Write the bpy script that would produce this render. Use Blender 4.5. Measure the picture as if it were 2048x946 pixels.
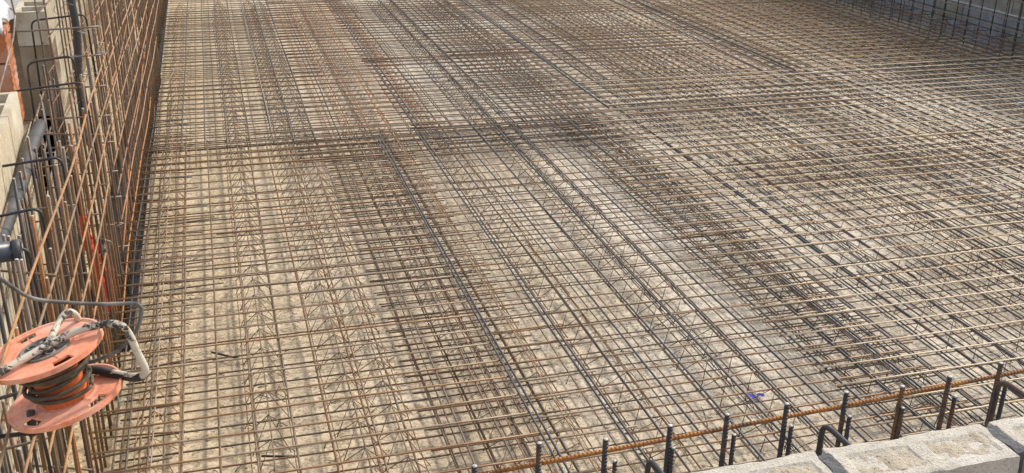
import bpy, bmesh, math, random
from mathutils import Vector, Matrix, noise
random.seed(7)
for o in list(bpy.data.objects):
    bpy.data.objects.remove(o)
scene = bpy.context.scene
R = math.radians

# ------------------------------------------------------------------ camera
cd = bpy.data.cameras.new('camera')
cam = bpy.data.objects.new('camera', cd)
scene.collection.objects.link(cam)
scene.camera = cam
cd.sensor_width = 36.0
cd.lens = 36.0 * 2050 / 2048
cd.clip_start = 0.05
cd.clip_end = 500
right = Vector((0.96105, -0.27603, 0.01370))
down = Vector((-0.09416, -0.37366, -0.92278))
fwd = Vector((0.25983, 0.88554, -0.38509))
m = Matrix.Identity(4)
for i in range(3):
    m[i][0] = right[i]; m[i][1] = -down[i]; m[i][2] = -fwd[i]
m[2][3] = 2.25
cam.matrix_world = m

# ------------------------------------------------------------------ light
SUN_EL, SUN_AZ = R(38), R(30)          # azimuth measured from +X towards +Y
world = bpy.data.worlds.new('World'); scene.world = world
world.use_nodes = True
wn = world.node_tree.nodes; wl = world.node_tree.links
bg = wn['Background']
sky = wn.new('ShaderNodeTexSky'); sky.sky_type = 'NISHITA'; sky.sun_disc = False
sky.sun_elevation = SUN_EL; sky.sun_rotation = math.pi / 2 - SUN_AZ
sky.air_density = 1.0; sky.dust_density = 3.0; sky.ozone_density = 1.0
hz = wn.new('ShaderNodeMix'); hz.data_type = 'RGBA'; hz.inputs[0].default_value = .45      # thin bright haze in the sky
hz.inputs[7].default_value = (6.2, 6.0, 5.8, 1)
wl.new(sky.outputs[0], hz.inputs[6]); wl.new(hz.outputs[2], bg.inputs[0]); bg.inputs[1].default_value = 0.14
sd = bpy.data.lights.new('sun', 'SUN'); sd.energy = 2.6; sd.angle = R(6); sd.color = (1.0, 0.93, 0.82)
sun = bpy.data.objects.new('sun', sd); scene.collection.objects.link(sun)
sv = Vector((math.cos(SUN_EL) * math.cos(SUN_AZ), math.cos(SUN_EL) * math.sin(SUN_AZ), math.sin(SUN_EL)))
sun.rotation_euler = sv.to_track_quat('Z', 'Y').to_euler()
sun.location = (6, 6, 12)
scene.view_settings.view_transform = 'Standard'
scene.view_settings.look = 'None'
scene.view_settings.gamma = 1
scene.view_settings.use_curve_mapping = False
scene.view_settings.exposure = 0.52

COL = scene.collection

# ------------------------------------------------------------------ helpers
def link(name, me, mat=None, parent=None, loc=(0, 0, 0), rot=(0, 0, 0)):
    o = bpy.data.objects.new(name, me)
    COL.objects.link(o)
    if mat and me is not None and len(me.materials) == 0:
        me.materials.append(mat)
    o.location = loc; o.rotation_euler = rot
    if parent: o.parent = parent
    return o

def tag(o, label, cat, group=None):
    o['label'] = label; o['category'] = cat
    if group: o['group'] = group
    return o

def empty(name, label, cat, loc=(0, 0, 0), rz=0, group=None, rot=None):
    o = bpy.data.objects.new(name, None); COL.objects.link(o)
    o.location = loc; o.rotation_euler = rot if rot else (0, 0, rz)
    o.empty_display_size = .1
    return tag(o, label, cat, group)

def struct(o):
    o['kind'] = 'structure'; return o

def smooth(me):
    me.polygons.foreach_set('use_smooth', [True] * len(me.polygons)); me.update()

def tube_data(pts, r, sides=6, rib=0.0, pitch=.012, closed=False):
    """verts, faces of a tube through pts (list of Vector)"""
    pts = [Vector(p) for p in pts]
    n = len(pts); vs = []; fs = []
    up = None
    for i, p in enumerate(pts):
        a = pts[max(i - 1, 0)]; b = pts[min(i + 1, n - 1)]
        if closed: a = pts[i - 1]; b = pts[(i + 1) % n]
        t = (b - a).normalized()
        if up is None:
            up = Vector((0, 0, 1)) if abs(t.z) < .9 else Vector((1, 0, 0))
        side = t.cross(up).normalized(); up = side.cross(t).normalized()
        rr = r[i] if isinstance(r, (list, tuple)) else r
        if rib: rr += rib if i % 2 else 0
        for k in range(sides):
            an = 2 * math.pi * k / sides
            vs.append(p + (side * math.cos(an) + up * math.sin(an)) * rr)
    m_ = n if closed else n - 1
    for i in range(m_):
        j = (i + 1) % n
        for k in range(sides):
            k2 = (k + 1) % sides
            fs.append((i * sides + k, i * sides + k2, j * sides + k2, j * sides + k))
    if not closed:
        fs.append(tuple(reversed(range(sides)))); fs.append(tuple(range((n - 1) * sides, n * sides)))
    return vs, fs

def mesh_of(name, *datas, sm=True):
    vs = []; fs = []
    for v, f in datas:
        o = len(vs); vs += v; fs += [tuple(i + o for i in q) for q in f]
    me = bpy.data.meshes.new(name); me.from_pydata([tuple(v) for v in vs], [], fs); me.update()
    if sm: smooth(me)
    return me

def tube(name, pts, r, mat, parent=None, sides=8, **k):
    return link(name, mesh_of(name, tube_data(pts, r, sides, **k)), mat, parent)

def curve_pts(ctrl, n=8):
    """Catmull-Rom through control points"""
    c = [Vector(p) for p in ctrl]; c = [c[0] * 2 - c[1]] + c + [c[-1] * 2 - c[-2]]
    out = []
    for i in range(1, len(c) - 2):
        for k in range(n):
            t = k / n; p0, p1, p2, p3 = c[i - 1:i + 3]
            out.append(.5 * ((2 * p1) + (p2 - p0) * t + (2 * p0 - 5 * p1 + 4 * p2 - p3) * t * t + (3 * p1 - p0 - 3 * p2 + p3) * t ** 3))
    out.append(c[-2]); return out

def box_data(x0, y0, z0, x1, y1, z1):
    vs = [Vector(p) for p in ((x0, y0, z0), (x1, y0, z0), (x1, y1, z0), (x0, y1, z0), (x0, y0, z1), (x1, y0, z1), (x1, y1, z1), (x0, y1, z1))]
    fs = [(3, 2, 1, 0), (4, 5, 6, 7), (0, 1, 5, 4), (1, 2, 6, 5), (2, 3, 7, 6), (3, 0, 4, 7)]
    return vs, fs

ROD = {}
def rod_mesh(L, r, mat, sides=6, wav=.003, variant=0, seg=None):
    """straight rod along +X from 0 to L, slightly bent; shared between copies"""
    key = (round(L, 2), r, mat.name, sides, wav, variant)
    if key not in ROD:
        rng = random.Random(hash((round(L, 2), variant)) & 0xffff)
        n = seg or max(4, int(L / .3)); a1, a2, b1, b2 = [rng.uniform(-1, 1) for _ in range(4)]
        p = rng.uniform(0, 6)
        pts = []
        for i in range(n + 1):
            t = i / n
            pts.append(Vector((L * t, wav * (a1 * math.sin(3.1 * t * L / 2 + p) + .6 * a2 * math.sin(7.3 * t * L / 2 + 2 * p)),
                               wav * (b1 * math.sin(2.7 * t * L / 2 + p) + .5 * b2 * math.sin(6 * t * L / 2 + p)))))
        me = mesh_of('rod', tube_data(pts, r, sides)); me.materials.append(mat)
        ROD[key] = me
    return ROD[key]

def nodes(mat):
    mat.use_nodes = True
    return mat.node_tree.nodes, mat.node_tree.links, mat.node_tree.nodes['Principled BSDF']

def mix_rgb(N, L, fac, a, b, blend='MIX'):
    mx = N.new('ShaderNodeMix'); mx.data_type = 'RGBA'; mx.blend_type = blend
    for s, v in ((0, fac), (6, a), (7, b)):
        if isinstance(v, (float, int)): mx.inputs[s].default_value = v
        elif isinstance(v, tuple): mx.inputs[s].default_value = (*v, 1)
        else: L.new(v, mx.inputs[s])
    return mx.outputs[2]

def tex(N, L, scale, detail=4, rough=.6, vec=None, dist=0):
    t = N.new('ShaderNodeTexNoise'); t.inputs['Scale'].default_value = scale
    t.inputs['Detail'].default_value = detail; t.inputs['Roughness'].default_value = rough
    t.inputs['Distortion'].default_value = dist
    if vec is not None: L.new(vec, t.inputs['Vector'])
    return t.outputs['Fac']

def ramp(N, L, src, stops):
    r = N.new('ShaderNodeValToRGB'); e = r.color_ramp.elements
    e[0].position, e[0].color = stops[0][0], (*stops[0][1], 1) if isinstance(stops[0][1], tuple) else (stops[0][1],) * 3 + (1,)
    e[1].position, e[1].color = stops[-1][0], (*stops[-1][1], 1) if isinstance(stops[-1][1], tuple) else (stops[-1][1],) * 3 + (1,)
    for p, c in stops[1:-1]:
        q = e.new(p); q.color = (*c, 1) if isinstance(c, tuple) else (c, c, c, 1)
    L.new(src, r.inputs[0]); return r.outputs[0]

def steel(name, base, rust, amount=.5, rough=.55, metal=.25, patch=9.0, ribs=False, spread=.35):
    """reinforcing steel: base scale colour, rust patches, per bar variation"""
    mt = bpy.data.materials.new(name); N, L, P = nodes(mt)
    geo = N.new('ShaderNodeNewGeometry'); info = N.new('ShaderNodeObjectInfo')
    n1 = tex(N, L, patch, 5, .65, geo.outputs['Position'])
    add = N.new('ShaderNodeMath'); add.operation = 'ADD'; L.new(n1, add.inputs[0])
    sc = N.new('ShaderNodeMath'); sc.operation = 'MULTIPLY_ADD'; L.new(info.outputs['Random'], sc.inputs[0])
    sc.inputs[1].default_value = spread; sc.inputs[2].default_value = -spread / 2
    L.new(sc.outputs[0], add.inputs[1])
    f = ramp(N, L, add.outputs[0], [(.62 - amount * .4, 0.0), (.82 - amount * .4, 1.0)])
    col = mix_rgb(N, L, f, base, rust)
    n2 = tex(N, L, 60, 3, .6, geo.outputs['Position'])
    col = mix_rgb(N, L, .45, col, ramp(N, L, n2, [(.3, .4), (.65, 1.0)]), 'MULTIPLY')
    L.new(col, P.inputs['Base Color'])
    P.inputs['Roughness'].default_value = rough; P.inputs['Metallic'].default_value = metal
    if ribs:
        w = N.new('ShaderNodeTexWave'); w.inputs['Scale'].default_value = 30; w.inputs['Distortion'].default_value = 1
        w.bands_direction = 'Z' if ribs == 'Z' else 'X'
        tc = N.new('ShaderNodeTexCoord'); L.new(tc.outputs['Object'], w.inputs['Vector'])
        bp = N.new('ShaderNodeBump'); bp.inputs['Strength'].default_value = .8; bp.inputs['Distance'].default_value = .003
        L.new(w.outputs['Fac'], bp.inputs['Height']); L.new(bp.outputs[0], P.inputs['Normal'])
    return mt

def rough_mat(name, c1, c2, scale=8, c3=None, bump=.4, fine=120, rough=.9, dist=.004, spots=None, joints=None):
    mt = bpy.data.materials.new(name); N, L, P = nodes(mt)
    geo = N.new('ShaderNodeNewGeometry'); pos = geo.outputs['Position']
    n1 = tex(N, L, scale, 6, .65, pos, .3)
    col = mix_rgb(N, L, ramp(N, L, n1, [(.35, 0.0), (.65, 1.0)]), c1, c2)
    n2 = tex(N, L, fine, 4, .7, pos)
    col = mix_rgb(N, L, .55, col, ramp(N, L, n2, [(.25, .35), (.6, 1.0)]), 'MULTIPLY')
    if c3:
        n3 = tex(N, L, scale * .35, 3, .5, pos)
        col = mix_rgb(N, L, ramp(N, L, n3, [(.5, 0.0), (.7, .8)]), col, c3)
    if spots:
        v = N.new('ShaderNodeTexVoronoi'); v.inputs['Scale'].default_value = spots[1]; L.new(pos, v.inputs['Vector'])
        col = mix_rgb(N, L, ramp(N, L, v.outputs['Distance'], [(.12, 1.0), (.22, 0.0)]), col, spots[0])
    L.new(col, P.inputs['Base Color']); P.inputs['Roughness'].default_value = rough
    if rough > .85: P.inputs['Specular IOR Level'].default_value = .2
    hb = N.new('ShaderNodeMath'); hb.operation = 'ADD'; L.new(n1, hb.inputs[0]); L.new(n2, hb.inputs[1])
    bp = N.new('ShaderNodeBump'); bp.inputs['Strength'].default_value = bump; bp.inputs['Distance'].default_value = dist
    L.new(hb.outputs[0], bp.inputs['Height']); L.new(bp.outputs[0], P.inputs['Normal'])
    return mt

# ------------------------------------------------------------------ materials
M_dark = steel('steel dark scale', (.085, .088, .095), (.19, .125, .08), .30, .5, .45)
M_grey = steel('steel grey brown', (.24, .21, .175), (.28, .18, .11), .4, .5, .3)
M_tan = steel('steel tan dust and highlight', (.40, .31, .22), (.38, .22, .11), .45, .5, .15)  # dust plus the bars' sun highlight, both put into the tan
M_pale = steel('steel pale dust and highlight', (.74, .60, .41), (.55, .34, .16), .32, .5, .1)  # pale base colour holds dust and a painted highlight along the bars
M_brown = steel('steel brown rust', (.19, .145, .105), (.27, .155, .085), .45, .65, .1)
M_rust = steel('steel orange rust', (.22, .12, .065), (.46, .19, .06), .55, .85, .0, 14)
M_bottom = steel('steel bottom layer', (.14, .11, .085), (.24, .14, .085), .4, .65, .2)
M_ochre = steel('steel ochre dust', (.50, .36, .20), (.42, .25, .12), .5, .6, .05)
M_redrust = steel('steel red rust', (.27, .16, .105), (.38, .20, .11), .6, .75, .05)
M_hoop = steel('bent bar dark scale', (.05, .053, .06), (.14, .09, .06), .12, .5, .4, 8)
M_rod = steel('long rod rusty tan', (.25, .165, .10), (.42, .22, .09), .5, .75, .05, 10)
M_upr = steel('upright bar brown orange', (.12, .088, .064), (.28, .145, .065), .45, .8, .1, 12)
M_ribdark = steel('ribbed dark bar', (.055, .055, .06), (.18, .10, .05), .26, .5, .4, 12, ribs='X')
M_ribrust = steel('ribbed rust bar', (.14, .08, .045), (.46, .19, .05), .55, .85, .0, 9, ribs='X', spread=.1)
M_tip = rough_mat('cut bar end', (.38, .37, .36), (.6, .6, .6), 90, bump=.1, rough=.35)
M_wire = steel('tie wire', (.36, .34, .30), (.25, .15, .09), .2, .4, .4)

def floor_material():
    mt = bpy.data.materials.new('blinding concrete'); N, L, P = nodes(mt)
    geo = N.new('ShaderNodeNewGeometry'); pos = geo.outputs['Position']
    big = tex(N, L, .55, 4, .55, pos, .4)
    mid = tex(N, L, 3.0, 6, .65, pos, .5)
    fine = tex(N, L, 55, 5, .75, pos)
    col = mix_rgb(N, L, ramp(N, L, big, [(.38, 0.0), (.62, 1.0)]), (.74, .64, .49), (.84, .77, .65))
    col = mix_rgb(N, L, ramp(N, L, mid, [(.45, 0.0), (.75, .5)]), col, (.44, .36, .26))
    # colour turns whiter towards the right, yellower by the left wall
    sx = N.new('ShaderNodeSeparateXYZ'); L.new(pos, sx.inputs[0])
    mr = N.new('ShaderNodeMapRange'); mr.inputs[1].default_value = -.5; mr.inputs[2].default_value = 2.5
    mr.inputs[3].default_value = .8; mr.inputs[4].default_value = 0; L.new(sx.outputs[0], mr.inputs[0])
    col = mix_rgb(N, L, mr.outputs[0], col, (.70, .55, .34))
    col = mix_rgb(N, L, .6, col, ramp(N, L, fine, [(.36, .38), (.54, 1.0)]), 'MULTIPLY')
    coarse = tex(N, L, 24, 4, .8, pos, .4)
    col = mix_rgb(N, L, .75, col, ramp(N, L, coarse, [(.40, .42), (.50, 1.0)]), 'MULTIPLY')
    # aggregate and pits
    v = N.new('ShaderNodeTexVoronoi'); v.inputs['Scale'].default_value = 42; L.new(pos, v.inputs['Vector'])
    gate = tex(N, L, 7, 3, .6, pos)
    pit = N.new('ShaderNodeMath'); pit.operation = 'MULTIPLY'
    L.new(ramp(N, L, v.outputs['Distance'], [(.14, 1.0), (.30, 0.0)]), pit.inputs[0])
    L.new(ramp(N, L, gate, [(.40, 0.0), (.58, .9)]), pit.inputs[1])
    col = mix_rgb(N, L, pit.outputs[0], col, (.10, .075, .05))
    mp = N.new('ShaderNodeMapping'); mp.inputs['Scale'].default_value = (2.2, .45, 1); L.new(pos, mp.inputs['Vector'])
    lane = tex(N, L, 1.0, 4, .6, mp.outputs[0], .3)
    col = mix_rgb(N, L, ramp(N, L, lane, [(.50, 0.0), (.68, .4)]), col, (.44, .36, .27))
    # rust stains
    st = tex(N, L, 2.1, 5, .7, pos, .8)
    col = mix_rgb(N, L, ramp(N, L, st, [(.60, 0.0), (.76, .6)]), col, (.30, .17, .09))
    L.new(col, P.inputs['Base Color']); P.inputs['Roughness'].default_value = .92
    h = N.new('ShaderNodeMath'); h.operation = 'ADD'; L.new(fine, h.inputs[0]); L.new(mid, h.inputs[1])
    bp = N.new('ShaderNodeBump'); bp.inputs['Strength'].default_value = .7; bp.inputs['Distance'].default_value = .012
    L.new(h.outputs[0], bp.inputs['Height']); L.new(bp.outputs[0], P.inputs['Normal'])
    return mt

M_floor = floor_material()
M_ground = rough_mat('bare earth', (.30, .21, .13), (.38, .28, .18), 3, (.24, .17, .10), .8, 40, dist=.02)
M_block = rough_mat('concrete block pale', (.66, .62, .54), (.54, .50, .43), 14, (.68, .65, .60), .9, 160, dist=.006, spots=((.25, .2, .15), 120))
M_core = rough_mat('sandy infill', (.54, .47, .37), (.58, .52, .42), 22, (.47, .40, .30), 1, 130, dist=.008, spots=((.16, .11, .07), 90))
M_mortar = rough_mat('grey mortar', (.13, .13, .14), (.2, .2, .21), 30, bump=1, fine=110, dist=.01)
M_leftblock = rough_mat('cream concrete block', (.58, .51, .38), (.46, .39, .28), 12, (.66, .62, .52), .6, 120, dist=.004)
M_endblock = rough_mat('shade brown concrete block', (.36, .28, .19), (.30, .23, .155), 10, (.40, .33, .25), .6, 120)  # shade on the end faces, painted as a browner block colour
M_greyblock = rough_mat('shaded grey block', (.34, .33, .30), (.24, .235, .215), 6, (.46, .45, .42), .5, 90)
M_panel = rough_mat('bluish plaster patch', (.36, .38, .42), (.24, .25, .28), 5, bump=.4)
M_palejoint = rough_mat('pale mortar line', (.66, .66, .64), (.55, .55, .54), 20, bump=.5)
M_brick = rough_mat('red clay brick', (.58, .20, .08), (.50, .22, .11), 16, (.62, .45, .36), .4, 150)
M_sheet = rough_mat('white plastic sheet', (.72, .73, .76), (.60, .62, .66), 12, bump=.2, rough=.5)
M_pipe = rough_mat('grey plastic pipe', (.045, .048, .052), (.07, .073, .078), 10, (.10, .10, .097), .2, 90, rough=.55)
M_pipeb = rough_mat('blue black plastic pipe', (.035, .045, .075), (.05, .06, .085), 9, (.09, .09, .09), .15, 70, rough=.35)
M_hose = rough_mat('black hose', (.02, .02, .02), (.035, .033, .03), 30, (.09, .08, .065), .3, 100, rough=.5)
M_red = rough_mat('red plastic strip', (.85, .08, .04), (.75, .07, .04), 14, (.85, .2, .12), .3, 90, rough=.6)
M_reel = rough_mat('faded orange plastic', (.86, .28, .14), (.86, .38, .24), 14, (.86, .56, .45), .25, 60, rough=.55, dist=.002)
M_drum = rough_mat('orange plastic drum', (.75, .17, .04), (.68, .18, .06), 12, bump=.1, rough=.5)
M_hub = rough_mat('dusty grey hub', (.12, .12, .12), (.2, .19, .17), 40, (.30, .27, .22), .5, 120, rough=.7)
M_cable = rough_mat('dusty rubber cable', (.12, .09, .055), (.07, .055, .04), 60, (.20, .16, .10), .4, 200, rough=.8)
M_gcable = rough_mat('grey rubber cable', (.13, .13, .12), (.08, .08, .08), 40, (.28, .27, .24), .3, 150, rough=.7)
def plastered_tube():
    mt = bpy.data.materials.new('plaster spattered tube'); N, L, P = nodes(mt)
    geo = N.new('ShaderNodeNewGeometry')
    n = tex(N, L, 60, 6, .75, geo.outputs['Position'], .6); n2 = tex(N, L, 11, 2, .5, geo.outputs['Position'])
    a = N.new('ShaderNodeMath'); a.operation = 'ADD'; L.new(n, a.inputs[0]); L.new(n2, a.inputs[1])
    col = mix_rgb(N, L, ramp(N, L, a.outputs[0], [(.90, 0.0), (.99, 1.0)]), (.035, .03, .026), (.55, .50, .40))
    L.new(col, P.inputs['Base Color']); P.inputs['Roughness'].default_value = .7
    return mt
M_tube = plastered_tube()
M_strip = rough_mat('dark flat strip', (.03, .03, .033), (.045, .045, .048), 6, (.06, .055, .05), .3, 60, rough=.95)
M_blue = rough_mat('blue spray paint', (.05, .06, .60), (.08, .09, .65), 40, bump=.1)

ORD = ['nearest', 'second', 'third', 'fourth', 'fifth', 'sixth', 'seventh', 'eighth', 'ninth', 'tenth', 'eleventh', 'twelfth',
       'thirteenth', 'fourteenth', 'fifteenth', 'sixteenth', 'seventeenth', 'eighteenth', 'nineteenth', 'twentieth',
       'twenty first', 'twenty second', 'twenty third', 'twenty fourth']
def nth(i, first=None):
    return first if (i == 0 and first) else ('first' if i == 0 else ORD[i])

# ------------------------------------------------------------------ setting
ZF = -.20
def grid_plane(x0, x1, y0, y1, z, nx, ny, amp=0, seed=0):
    vs = []; fs = []
    for j in range(ny + 1):
        for i in range(nx + 1):
            x = x0 + (x1 - x0) * i / nx; y = y0 + (y1 - y0) * j / ny
            vs.append(Vector((x, y, z + amp * noise.noise(Vector((x * 1.3 + seed, y * 1.3, 0))))))
    for j in range(ny):
        for i in range(nx):
            a = j * (nx + 1) + i; fs.append((a, a + 1, a + nx + 2, a + nx + 1))
    return vs, fs
struct(link('pit_floor', mesh_of('pit_floor', grid_plane(-1.4, 8.9, 1.3, 16.6, ZF, 90, 130, .008), sm=True), M_floor))
# ground around the pit, one sheet with a hole
gx = [-150, -1.62, 8.95, 160]; gy = [-120, 1.29, 16.6, 200]
vs = [Vector((x, y, .75)) for y in gy for x in gx]
fs = [(j * 4 + i, j * 4 + i + 1, j * 4 + i + 5, j * 4 + i + 4) for j in range(3) for i in range(3) if not (i == 1 and j == 1)]
struct(link('ground', mesh_of('ground', (vs, fs), sm=False), M_ground))

def lumpy_box(x0, y0, z0, x1, y1, z1, step=.02, amp=.0035, chip=.012, seed=0, cores=None):
    """box with a dense, worn surface"""
    bm = bmesh.new()
    def sheet(o, u, v, nu, nv):
        g = [[bm.verts.new(o + u * (i / nu) + v * (j / nv)) for i in range(nu + 1)] for j in range(nv + 1)]
        for j in range(nv):
            for i in range(nu): bm.faces.new((g[j][i], g[j][i + 1], g[j + 1][i + 1], g[j + 1][i]))
    dx, dy, dz = x1 - x0, y1 - y0, z1 - z0
    nx, ny, nz = [max(1, round(d / step)) for d in (dx, dy, dz)]
    X, Y, Z = Vector((dx, 0, 0)), Vector((0, dy, 0)), Vector((0, 0, dz)); o = Vector((x0, y0, z0))
    sheet(o + Z, X, Y, nx, ny); sheet(o, Y, X, ny, nx); sheet(o, X, Z, nx, nz); sheet(o + Y, Z, X, nz, nx)
    sheet(o, Z, Y, nz, ny); sheet(o + X, Y, Z, ny, nz)
    bmesh.ops.remove_doubles(bm, verts=bm.verts, dist=1e-5)
    c = Vector(((x0 + x1) / 2, (y0 + y1) / 2, (z0 + z1) / 2))
    for v in bm.verts:
        p = v.co.copy()
        if cores and abs(p.z - z1) < 1e-4:
            for cx0, cx1, cy0, cy1 in cores:
                if cx0 < p.x < cx1 and cy0 < p.y < cy1: v.co.z -= .005
        q = p * 22 + Vector((seed, 0, 0))
        d = Vector((noise.noise(q), noise.noise(q + Vector((9, 0, 0))), noise.noise(q + Vector((0, 9, 0))))) * amp
        ed = sum(1 for k, (a, b) in enumerate(((x0, x1), (y0, y1), (z0, z1))) if min(abs(p[k] - a), abs(p[k] - b)) < 1e-4)
        if ed >= 2:
            w = chip * max(0, noise.noise(p * 14 + Vector((seed, 3, 0))) + .35)
            d += (c - p).normalized() * w * .6
        v.co += d
    me = bpy.data.meshes.new('worn_block'); bm.to_mesh(me); bm.free(); return me

# near block wall across the bottom right corner
wall = empty('block_wall', 'pale concrete block wall with filled cores running across the lower right corner', 'wall', (1.4, 1.5, ZF))
WZ = 1.0
def at_wall(o): o.location = (-1.4, -1.5, -ZF)
xs = [-.54 + .42 * k - .004 for k in range(0, 9)]
for k in range(-3, 9):
    x0 = 1.150 + .42 * (k - 3) + .010; x1 = x0 + .400
    near = 2 <= k <= 6
    b = link('block', lumpy_box(x0, 1.452, WZ - .2, x1, 1.582, WZ, .0075 if near else .05, .003, .014, k, [(x0 + .035 + c * .185, x0 + .187 + c * .185, 1.482, 1.550) for c in (0, 1)]), M_block, wall); at_wall(b)
    for c in (0, 1):
        a = x0 + .035 + c * .185
        vs, fs = grid_plane(a - .008, a + .160, 1.474, 1.558, WZ - .0035, 30, 14, 0)
        for v in vs:
            v.z += .007 * noise.noise(v * 26 + Vector((k, 0, 0))) + .004 * noise.noise(v * 70)
        q = link('core_infill', mesh_of('core_infill', (vs, fs)), M_core, b)
    if near:
        j = link('mortar_joint', lumpy_box(x0 - .024, 1.464, WZ - .19, x0 + .004, 1.562, WZ + .001, .006, .006, .0, k + 50), M_mortar, wall); at_wall(j)
lower = [box_data(-1.3, 1.454, ZF, 4.9, 1.580, WZ - .205)]
o = link('lower_courses', mesh_of('lower_courses', *lower, sm=False), M_block, wall); at_wall(o)
o = link('bed_joint', mesh_of('bed_joint', box_data(-1.3, 1.462, WZ - .206, 4.9, 1.572, WZ - .198), sm=False), M_mortar, wall); at_wall(o)

# left block wall (inner face runs slightly off parallel)
A = Vector((-.70, 2.2, 0)); B = Vector((-1.40, 14.6, 0))
ldir = Vector((-.0575, 1, 0)).normalized(); lrot = math.atan2(ldir.y, ldir.x) - math.pi / 2
P0 = Vector((-.84, 4.72, 0))
lw = empty('block_wall', 'cream hollow block wall behind the rusty wall cage at the left', 'wall', (P0.x, P0.y, ZF), lrot)
def lwbox(name, y0, y1, z0, z1, mat, x0=-.18, x1=0.0, step=None):
    if step: me = lumpy_box(x0, y0, z0 - ZF, x1, y1, z1 - ZF, step, .0025, .01, y0)
    else: me = mesh_of(name, box_data(x0, y0, z0 - ZF, x1, y1, z1 - ZF), sm=False)
    return link(name, me, mat, lw)
for c in range(5):                                   # five full courses of hollow blocks
    z0 = ZF + c * .22; off = .2 if c % 2 else 0
    y = -3.2 + off; 
    while y < 10:
        if c >= 3 and -.25 < y < 1.9: y += .4; continue
        lwbox('block', y + .005, y + .395, z0 + .005, z0 + .215, M_leftblock); y += .4
lwbox('mortar_joint', -3.2, 10.2, ZF, ZF + .655, M_palejoint, -.172, -.008)
lwbox('mortar_joint', -3.2, -.01, ZF + .66, ZF + 1.095, M_palejoint, -.172, -.008)
lwbox('mortar_joint', 1.96, 10.2, ZF + .66, ZF + 1.095, M_palejoint, -.172, -.008)
lwbox('end_block', 1.952, 2.3, .465, .675, M_endblock)
lwbox('end_block', 1.951, 2.3, .682, .893, M_endblock)
lwbox('end_block', -.36, -.002, .465, .675, M_leftblock)
struct(link('backfill', mesh_of('backfill', (grid_plane(-1.75, -.95, 1.25, 16.7, .44, 12, 160, .05)), sm=True), M_ground))
def hollow_block(y0, y1, z0, z1):
    """a block with two open cells, seen from above"""
    t = .03; yc = (y0 + y1) / 2
    parts = [box_data(-.18, y0, z0, -.18 + t, y1, z1), box_data(-t, y0, z0, 0, y1, z1),
             box_data(-.18 + t + .001, y0, z0, -t - .001, y0 + t, z1 - .001), box_data(-.18 + t + .001, y1 - t, z0, -t - .001, y1, z1 - .001),
             box_data(-.18 + t + .001, yc - t / 2, z0, -t - .001, yc + t / 2, z1 - .001),
             box_data(-.18 + t + .001, y0 + t + .001, z0, -t - .001, y1 - t - .001, z0 + .12)]
    me = mesh_of('hollow_block', *parts, sm=False)
    return me
for y0 in (-1.42, -1.01, -.60 + .0):
    link('top_block', hollow_block(y0 + .2, y0 + .6, 1.1 - ZF - .2 + .0, 1.1 - ZF), M_leftblock, lw)
for k in range(14):
    y0 = 1.95 + .41 * k
    link('top_block', hollow_block(y0, y0 + .4, 1.1 - ZF - .2, 1.1 - ZF), M_leftblock, lw)

# right block wall
rw = empty('block_wall', 'grey shaded block wall with pale joints in the far right corner', 'wall', (8.55, 9, ZF))
def rbox(name, y0, y1, z0, z1, mat, x0=0.0, x1=.2, par=rw):
    return link(name, mesh_of(name, box_data(x0, y0 - 9, z0 - ZF, x1, y1 - 9, z1 - ZF), sm=False), mat, par)
for c in range(9):  # upper courses, out of view, raised to lengthen the wall's shadow
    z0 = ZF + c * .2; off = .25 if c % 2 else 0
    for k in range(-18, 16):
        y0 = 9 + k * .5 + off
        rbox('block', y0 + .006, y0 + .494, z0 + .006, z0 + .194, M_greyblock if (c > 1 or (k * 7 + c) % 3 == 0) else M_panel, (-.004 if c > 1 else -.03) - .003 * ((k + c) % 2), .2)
rbox('ledge', 1, 17.2, ZF + .402, ZF + .416, M_palejoint, -.030, -.008)
rbox('mortar_joint', -.2, 17.2, ZF, ZF + 1.795, M_palejoint, .006, .19)
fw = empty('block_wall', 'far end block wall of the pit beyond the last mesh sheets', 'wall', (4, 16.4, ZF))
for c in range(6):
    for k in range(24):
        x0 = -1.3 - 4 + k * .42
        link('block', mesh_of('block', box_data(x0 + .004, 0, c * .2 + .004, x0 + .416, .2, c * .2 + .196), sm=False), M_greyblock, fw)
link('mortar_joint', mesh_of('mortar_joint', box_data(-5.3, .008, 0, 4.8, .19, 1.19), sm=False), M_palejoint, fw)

# dark strip at the foot of the left wall
vs, fs = grid_plane(-.78, -.535, 4.7, 15.5, ZF + .012, 4, 80, .01, 3)
for v in vs: v.x += -.006 * (v.y - 6) * .5
o = tag(link('dark_strip', mesh_of('dark_strip', (vs, fs)), M_strip), 'dark flat strip lying along the foot of the left wall', 'membrane strip')
sol = o.modifiers.new('thick', 'SOLIDIFY'); sol.thickness = .004

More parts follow.
